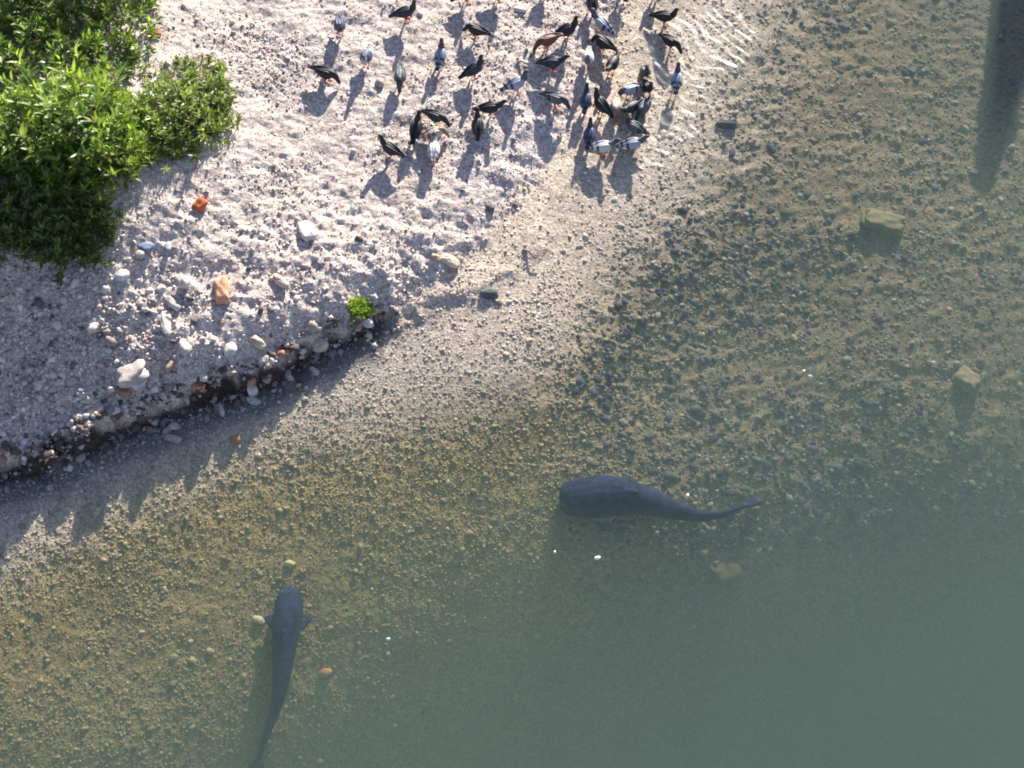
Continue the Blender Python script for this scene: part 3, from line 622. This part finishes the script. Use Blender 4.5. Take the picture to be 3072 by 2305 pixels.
# ---------------------------------------------------------------- catfish
def catfish(path, widths, z, label, seed, fin=(.30, 62)):
    pts = resample([(*at_z(px, py, zz), zz) for (px, py), zz in zip(path, z)], 70); Wd = resample([(q,) for q in widths], 70)[:, 0]; n = len(pts)
    V, F, C = [], [], []; rings, cols = [], []
    P = [Vector(p) for p in pts]
    T = [(P[min(i + 1, n - 1)] - P[max(i - 1, 0)]).normalized() for i in range(n)]; SDv = [t.cross(Vector((0, 0, 1))).normalized() for t in T]; Z1 = Vector((0, 0, 1))
    L_ = sum((P[i + 1] - P[i]).length for i in range(n - 1))
    for i in range(n):
        q = i / (n - 1); hr = .52 + .35 * min(1, q / .35) + .9 * max(0, q - .5)
        rings.append((P[i], SDv[i] * Wd[i], Z1 * Wd[i] * hr))
        cols.append(lambda a: (.010, .017, .050) if math.sin(a) > -.3 else (.14, .14, .13))
    loft(rings, 18, cols, V, F, C)
    DK = (.009, .015, .045)
    def plate(outline, thick, up):
        base = len(V); m = len(outline)
        for p in outline: V.append(p + up * thick); C.append(DK)
        for p in outline: V.append(p - up * thick); C.append(DK)
        F.append(tuple(range(base, base + m))); F.append(tuple(range(base + 2 * m - 1, base + m - 1, -1)))
        for i in range(m): F.append((base + i, base + m + i, base + m + (i + 1) % m, base + (i + 1) % m))
    i0 = int(.20 * n)
    for sd in (-1, 1):      # pectoral fins
        b = P[i0] + SDv[i0] * sd * Wd[i0] * .8 - Z1 * Wd[i0] * .25; b2 = P[i0 + 5] + SDv[i0 + 5] * sd * Wd[i0 + 5] * .8 - Z1 * Wd[i0] * .25
        d = (T[i0] * .55 + SDv[i0] * sd).normalized(); d2 = (T[i0] * 1.2 + SDv[i0] * sd * .7).normalized(); f = fin[0] * .62
        o_ = [b, b + d * f * .6, b + d * f, b + d * f * .92 + T[i0] * f * .28, b2 + d2 * f * .55, b2]
        plate(o_, .010, Z1)
    i1 = int(.33 * n); o_ = [P[i1] + Z1 * Wd[i1] * .6, P[i1] + Z1 * (Wd[i1] * .6 + .05) + T[i1] * .02, P[i1 + 4] + Z1 * (Wd[i1] * .6 + .04), P[i1 + 5] + Z1 * Wd[i1] * .6]
    plate(o_, .010, SDv[i1])
    a0 = int(.52 * n)       # long anal fin and round tail fin
    plate([P[j] - Z1 * Wd[j] * .6 for j in range(a0, n - 3)] + [P[j] - Z1 * (Wd[j] + .07) for j in range(n - 4, a0 + 3, -1)], .010, SDv[(a0 + n) // 2])
    e = n - 5; t = T[-1]
    U = (Z1 * .62 + SDv[-1] * .78).normalized(); W_ = U.cross(t).normalized()
    plate([P[e] + U * .02, P[e] + t * .08 + U * .055, P[e] + t * .17 + U * .095, P[e] + t * .20 + U * .06, P[e] + t * .175 + U * .0, P[e] + t * .20 - U * .055, P[e] + t * .16 - U * .09, P[e] + t * .07 - U * .05, P[e] - U * .02], .011, W_)
    for sd in (-1, 1):      # barbels
        c = [P[3] + SDv[3] * sd * Wd[3] * .8, P[1] + SDv[1] * sd * (Wd[1] + .06) - T[0] * .05, P[0] + SDv[0] * sd * (Wd[2] + .12) - T[0] * .02 - Z1 * .03, P[0] + SDv[0] * sd * (Wd[2] + .17) + T[0] * .10 - Z1 * .06]
        c = [Vector(p) for p in resample(c, 12)]
        loft([(p, Z1 * (.011 - .0004 * i), (c[min(i + 1, 11)] - c[max(i - 1, 0)]).normalized().cross(Z1) * (.011 - .0004 * i)) for i, p in enumerate(c)], 7, [DK] * 12, V, F, C)
        ec = P[5] + SDv[5] * sd * Wd[5] * .62 + Z1 * Wd[5] * .42
        loft([(ec + Z1 * k * .012, SDv[5] * .012 * m_, T[5] * .012 * m_) for k, m_ in ((-1, .4), (0, 1), (1, .4))], 6, [(.05, .05, .05)] * 3, V, F, C)
    org = P[n // 3].copy(); V = [v - org for v in V]
    o = link("catfish", fuse("catfish", V, F, C, .011, 3), M_FISH, None, org)
    return tag(o, label, "catfish", "catfish swimming in the river")
catfish([(1680, 1498), (1703, 1497), (1780, 1492), (1860, 1490), (1950, 1508), (2040, 1535), (2110, 1548), (2165, 1542), (2210, 1528), (2232, 1519)],
        [.095, .170, .205, .185, .132, .086, .050, .032, .023, .019], [-.33] * 10, "broad dark catfish with curved tail and big head, lying crosswise in the river", 1)
catfish([(872, 1765), (869, 1790), (864, 1840), (857, 1900), (850, 1975), (842, 2050), (828, 2120), (806, 2185), (786, 2240), (778, 2275)],
        [.07, .115, .13, .125, .098, .075, .052, .036, .026, .022], [-.42, -.39, -.37, -.37, -.39, -.42, -.47, -.53, -.59, -.64], "slim dark catfish swimming toward the bank, its tail fading into deep water", 2, (.21, 62))

# ---------------------------------------------------------------- leafy bushes
def leaf_blades(base, direc, nrm, ln, wd, col, bend):
    """lanceolate folded leaves: base + two midrib points + tip and two edges; all arrays"""
    side = np.cross(direc, nrm); side /= np.linalg.norm(side, axis=1, keepdims=True) + 1e-9
    up = np.cross(side, direc); L_ = ln[:, None]; W_ = wd[:, None]; bd = bend[:, None]
    p0 = base; m1 = base + direc * L_ * .38 - up * L_ * bd * .10; m2 = base + direc * L_ * .72 - up * L_ * bd * .35; tip = base + direc * L_ - up * L_ * bd * .75
    e1, e2 = m1 + side * W_ + up * W_ * .35, m1 - side * W_ + up * W_ * .35
    e3, e4 = m2 + side * W_ * .72 + up * W_ * .25, m2 - side * W_ * .72 + up * W_ * .25
    V = np.stack([p0, m1, m2, tip, e1, e2, e3, e4], 1); n = len(base)
    f = np.array([[0, 4, 1, 1], [0, 1, 5, 5], [4, 6, 2, 1], [1, 2, 7, 5], [6, 3, 2, 2], [2, 3, 7, 7]])
    q = np.array([[4, 6, 2, 1], [1, 2, 7, 5]]); t = np.array([[0, 4, 1], [0, 1, 5], [6, 3, 2], [2, 3, 7], [4, 6, 2], [4, 2, 1], [1, 2, 7], [1, 7, 5]])
    F = t[None] + (np.arange(n) * 8)[:, None, None]
    return V.reshape(-1, 3), F.reshape(-1, 3), np.repeat(col, 8, 0)
def in_poly(x, y, poly):
    r = np.zeros(x.shape, bool); n = len(poly)
    for i in range(n):
        (ax, ay), (bx, by) = poly[i], poly[(i + 1) % n]
        c = ((ay > y) != (by > y)) & (x < (bx - ax) * (y - ay) / (by - ay + 1e-12) + ax); r ^= c
    return r
def edge_dist(x, y, poly):
    d = np.full(x.shape, 1e9); n = len(poly)
    for i in range(n):
        (ax, ay), (bx, by) = poly[i], poly[(i + 1) % n]; ex, ey = bx - ax, by - ay
        t = np.clip(((x - ax) * ex + (y - ay) * ey) / (ex * ex + ey * ey + 1e-12), 0, 1)
        d = np.minimum(d, np.hypot(x - ax - t * ex, y - ay - t * ey))
    return d
def bush(label, outline, hmax, shoots, greens, leaf=.085, sparse=0.0, seed=0, name="leafy_bush"):
    r = np.random.default_rng(seed)
    poly = []
    for px, py in outline:
        x, y, z = place(px, py); poly.append((x, y))
    xs, ys = np.array([p[0] for p in poly]), np.array([p[1] for p in poly])
    cx, cy_ = xs.mean(), ys.mean(); cz = hz(cx, cy_)
    root = empty(name, (cx, cy_, cz), label, "bush" if name == "leafy_bush" else "plant", "green plants on the bank" if name == "leafy_bush" else None)
    x = r.uniform(xs.min(), xs.max(), shoots * 4); y = r.uniform(ys.min(), ys.max(), shoots * 4)
    k = in_poly(x, y, poly); x, y = x[k][:shoots], y[k][:shoots]; ed = edge_dist(x, y, poly); n = len(x); jit = .05 if hmax > .3 else .012; x = x + r.normal(0, jit, n) * (1 + 1.5 * (r.uniform(0, 1, n) < .12)); y = y + r.normal(0, jit, n) * (1 + 1.5 * (r.uniform(0, 1, n) < .12))
    gz = height(x, y)
    mod = .72 + .35 * vnoise(x * 2.3, y * 2.3, 60 + seed) + .22 * vnoise(x * 5.5, y * 5.5, 61 + seed)
    H = hmax * (.30 + .70 * sstep(0, .42, ed)) * np.clip(mod, .35, 1.25) * r.uniform(.62, 1.2, n)
    lean = np.stack([x - cx, y - cy_, np.zeros(n)], 1); lean /= np.linalg.norm(lean, axis=1, keepdims=True) + 1e-9
    lean = lean * (.34 * (1 - sstep(0, .5, ed)))[:, None] + r.normal(0, .14, (n, 3)) * [1, 1, 0]
    axis_ = lean + np.array([0, 0, 1.0]); axis_ /= np.linalg.norm(axis_, axis=1, keepdims=True)
    g0 = np.stack([x, y, gz], 1); parts = []; NL = 15
    tint = r.choice(len(greens), n, p=[g[1] for g in greens]); gc = np.array([g[0] for g in greens])[tint] * r.normal(1, .15, (n, 1))
    for j in range(NL):
        f = (j + .5) / NL; f = .22 + .78 * f ** .85
        keep = r.uniform(0, 1, n) > sparse * .5
        b = g0 + axis_ * (H * f)[:, None] + lean * (H * f * f * .25)[:, None]
        az = j * 2.4 + r.uniform(0, 6.28, n); el = R(8) + R(52) * f ** 2.2 + r.normal(0, .2, n)
        d = np.stack([np.cos(az) * np.cos(el), np.sin(az) * np.cos(el), np.sin(el)], 1); d = d + axis_ * .25; d /= np.linalg.norm(d, axis=1, keepdims=True)
        ln = leaf * (1.15 - .45 * f ** 3) * r.uniform(.75, 1.2, n) * (.65 + .5 * np.clip(H / hmax, 0, 1)); wd = ln * r.uniform(.11, .16, n)
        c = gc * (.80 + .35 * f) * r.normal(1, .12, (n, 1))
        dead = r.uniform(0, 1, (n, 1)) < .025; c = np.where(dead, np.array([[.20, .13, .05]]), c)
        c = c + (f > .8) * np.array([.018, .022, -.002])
        nr = np.repeat(np.array([[0, 0, 1.0]]), n, 0) + r.normal(0, .25, (n, 3))
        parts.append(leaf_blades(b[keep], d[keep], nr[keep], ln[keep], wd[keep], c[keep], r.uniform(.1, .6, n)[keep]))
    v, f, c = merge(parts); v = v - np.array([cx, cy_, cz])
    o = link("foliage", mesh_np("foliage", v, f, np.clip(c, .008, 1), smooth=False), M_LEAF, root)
    # stems
    a = np.linspace(0, 2 * np.pi, 5)[:-1]; ringv = np.stack([np.cos(a), np.sin(a), 0 * a], 1)
    sv, sf = [], []
    for lvl in range(4):
        f = lvl / 3; c0 = g0 + axis_ * (H * f * .97)[:, None] + lean * (H * f * f * .25)[:, None] - [0, 0, .02 * (lvl == 0)]
        sv.append(c0[:, None] + ringv[None] * (.006 - .0035 * f))
    sv = np.stack(sv, 1).reshape(-1, 3) - np.array([cx, cy_, cz]); fs = []
    for lvl in range(3):
        for q in range(4): fs.append([lvl * 4 + q, lvl * 4 + (q + 1) % 4, (lvl + 1) * 4 + (q + 1) % 4, (lvl + 1) * 4 + q])
    sf = (np.array(fs)[None] + (np.arange(n) * 16)[:, None, None]).reshape(-1, 4)
    hub = len(sv); sv = np.concatenate([sv, [[.01, 0, -.9], [-.01, 0, -.9]]])
    sf = np.concatenate([sf, np.stack([np.arange(n) * 16, np.arange(n) * 16 + 1, np.full(n, hub), np.full(n, hub + 1)], 1)])
    link("stem", mesh_np("stem", sv, sf, np.repeat([[.10, .085, .04]], len(sv), 0)), M_STONE, root)
    return root
G1 = [((.145, .225, .045), .42), ((.215, .295, .085), .30), ((.085, .145, .035), .28)]
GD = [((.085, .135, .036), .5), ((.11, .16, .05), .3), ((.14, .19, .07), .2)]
GR = [((.17, .23, .07), .5), ((.24, .29, .12), .3), ((.09, .14, .03), .2)]
GL = [((.19, .30, .03), .6), ((.26, .36, .05), .4)]
bush("green leafy bush filling the top left corner, behind the brightest bush", [(-250, -250), (480, -250), (470, 80), (430, 210), (350, 270), (250, 320), (60, 320), (-250, 320)], .62, 760, G1, .11, 0, 1)
bush("brightest yellow green bush between the corner bush and the dark lowest one", [(-40, 330), (100, 330), (300, 300), (400, 330), (430, 420), (400, 520), (330, 590), (180, 600), (40, 560), (-60, 470)], .92, 520, G1, .13, 0, 2)
bush("small round pale green bush spreading onto the sunny gravel", [(430, 330), (480, 300), (560, 260), (650, 270), (690, 310), (680, 380), (620, 430), (520, 470), (430, 470), (390, 400)], .58, 380, GR, .09, .2, 3)
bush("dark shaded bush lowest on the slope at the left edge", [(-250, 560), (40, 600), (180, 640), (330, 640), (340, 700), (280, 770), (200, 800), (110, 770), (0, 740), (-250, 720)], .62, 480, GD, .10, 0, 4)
bush("thin pale sprigs scattered on sunny gravel above the small round bush", [(450, 215), (560, 175), (660, 190), (690, 260), (640, 270), (560, 250), (470, 300), (420, 300)], .20, 70, GR, .07, .3, 6, "green_sprigs")
bush("bright lime green tuft alone near the brink of the bank", [(1046, 925), (1060, 905), (1095, 900), (1112, 918), (1112, 945), (1090, 960), (1055, 955)], .12, 110, GL, .05, 0, 5, "green_tuft")

# ---------------------------------------------------------------- small bits
def scrap(px, py, l, wd, rot, label):
    x, y, z = place(px, py, .03); bm = bmesh.new(); n = 6
    g = [[bm.verts.new(((i / n - .5) * l, (j / n - .5) * wd, .012 * math.sin(i * 1.3 + j * .8) + .010 * math.cos(j * 1.9))) for i in range(n + 1)] for j in range(n + 1)]
    for j in range(n):
        for i in range(n): bm.faces.new((g[j][i], g[j][i + 1], g[j + 1][i + 1], g[j + 1][i]))
    bmesh.ops.solidify(bm, geom=bm.faces[:], thickness=.002)
    me = bpy.data.meshes.new("s"); bm.to_mesh(me); bm.free(); me.shade_smooth(); set_col(me, np.repeat([[.78, .78, .76]], len(me.vertices), 0))
    o = link("paper_scrap", me, M_STONE, None, (x, y, z + .03)); o.rotation_euler = (R(18), R(-12), R(rot)); tag(o, label, "paper scrap")
scrap(1115, 893, .10, .08, 30, "crumpled white paper scrap just behind the green tuft")
def feather(px, py, l, rot, label):
    l *= .72
    x, y = at_z(px, py, .006); V, F = [], []; n = 9
    for i in range(n):
        t = i / (n - 1); wv_ = l * .30 * math.sin(math.pi * (.08 + .86 * t)) ** .8
        for s, zz in ((-1, .004), (0, .009 + .012 * math.sin(math.pi * t)), (1, .004)): V.append(((t - .5) * l, s * wv_, zz))
    for i in range(n - 1):
        for s in range(2): F.append((i * 3 + s, i * 3 + s + 1, i * 3 + s + 4, i * 3 + s + 3))
    me = bpy.data.meshes.new("f"); me.from_pydata(V, [], F)
    bm = bmesh.new(); bm.from_mesh(me); bmesh.ops.solidify(bm, geom=bm.faces[:], thickness=.003); bm.to_mesh(me); bm.free(); me.shade_smooth(); set_col(me, np.repeat([[.85, .85, .83]], len(me.vertices), 0))
    o = link("feather", me, M_STONE, None, (float(x), float(y), .004)); o.rotation_euler = (0, 0, R(rot)); tag(o, label, "feather", "white feathers floating on the river")
feather(1792, 1675, .075, 20, "white feather floating below the broad catfish's head, the biggest of the floating specks")
feather(2062, 1488, .055, 70, "white feather floating just above the broad catfish's tail")
feather(1664, 1658, .04, 80, "faint white feather floating left of the biggest floating speck")
feather(1164, 1918, .045, 10, "white feather floating alone right of the slim catfish")
feather(2410, 1115, .045, 40, "upper one of two white feathers floating close together near right")
feather(2431, 1130, .055, -20, "lower one of two white feathers floating close together near right")
feather(2798, 1088, .045, 0, "white feather floating left of the tilted tan block")
def twig(px, py, l, rot, label):
    x, y, z = place(px, py, .02); r = random.Random(int(px)); V, F, C = [], [], []
    c = [Vector((p[0], p[1], p[2])) for p in resample([(-l / 2, 0, 0), (-l / 6, .012, .012), (l / 6, -.012, .016), (l / 2, .008, .004)], 14)]
    loft([(p, Vector((0, 1, 0)) * (.013 - .0005 * i), Vector((0, 0, 1)) * (.013 - .0005 * i)) for i, p in enumerate(c)], 7, [(.24, .19, .15)] * 14, V, F, C)
    me = bpy.data.meshes.new("t"); me.from_pydata([tuple(v) for v in V], [], F); me.shade_smooth(); set_col(me, np.array(C))
    o = link("driftwood_stick", me, M_STONE, None, (x, y, z + .02)); o.rotation_euler = (0, 0, R(rot)); tag(o, label, "stick")
twig(1595, 765, .22, -35, "short driftwood stick at the edge of the wet sand")
twig(1570, 190, .14, -8, "thin stick on gravel between two pigeons in mid flock")
twig(505, 462, .16, 6, "pale stick in the shade under the small round bush")

# ---------------------------------------------------------------- unseen post, added and shaped to cast a shadow on the river
def add_shadow_post():
    tx, ty = at_z(2955, 560, -.4); d = 6.2; hgt = d * math.tan(R(SUN_EL)) - .4
    bx, by = tx + SV.x / math.cos(R(SUN_EL)) * d, ty + SV.y / math.cos(R(SUN_EL)) * d
    root = empty("shadow_post", (float(bx), float(by), -1.4), "unseen tapered post added beyond the top right to cast the shadow there", "shadow caster")
    V, F, C = [], [], []; H = hgt + 1.4
    rg = []; cl = []
    for i in range(24):
        t = i / 23; rad = (.80 - .68 * t) * (1 if i < 22 else (.93 if i == 22 else .8)); rg.append((Vector((.02 * math.sin(t * 5), 0, H * min(t, 1))), Vector((rad, 0, 0)), Vector((0, rad, 0))))
        cl.append(lambda a, t=t: tuple(np.array((.30, .29, .27)) * (1 + .08 * math.sin(a * 5 + t * 30))) if t > .4 else (.07, .075, .05))
    loft(rg, 40, cl, V, F, C)
    me = bpy.data.meshes.new("p"); me.from_pydata([tuple(v) for v in V], [], F); me.shade_smooth(); set_col(me, np.array(C)); link("shadow_post_shaft", me, M_STONE, root)
    V, F, C = [], [], []
    for zz in (H - .35,):
        loft([(Vector((0, 0, zz + dz)), Vector((q, 0, 0)), Vector((0, q, 0))) for dz, q in ((-.05, .14), (-.05, .24), (.05, .22), (.05, .14))], 40, [(.25, .24, .22)] * 4, V, F, C)
    me = bpy.data.meshes.new("b"); me.from_pydata([tuple(v) for v in V], [], F); set_col(me, np.array(C)); link("shadow_post_collar", me, M_STONE, root)
add_shadow_post()
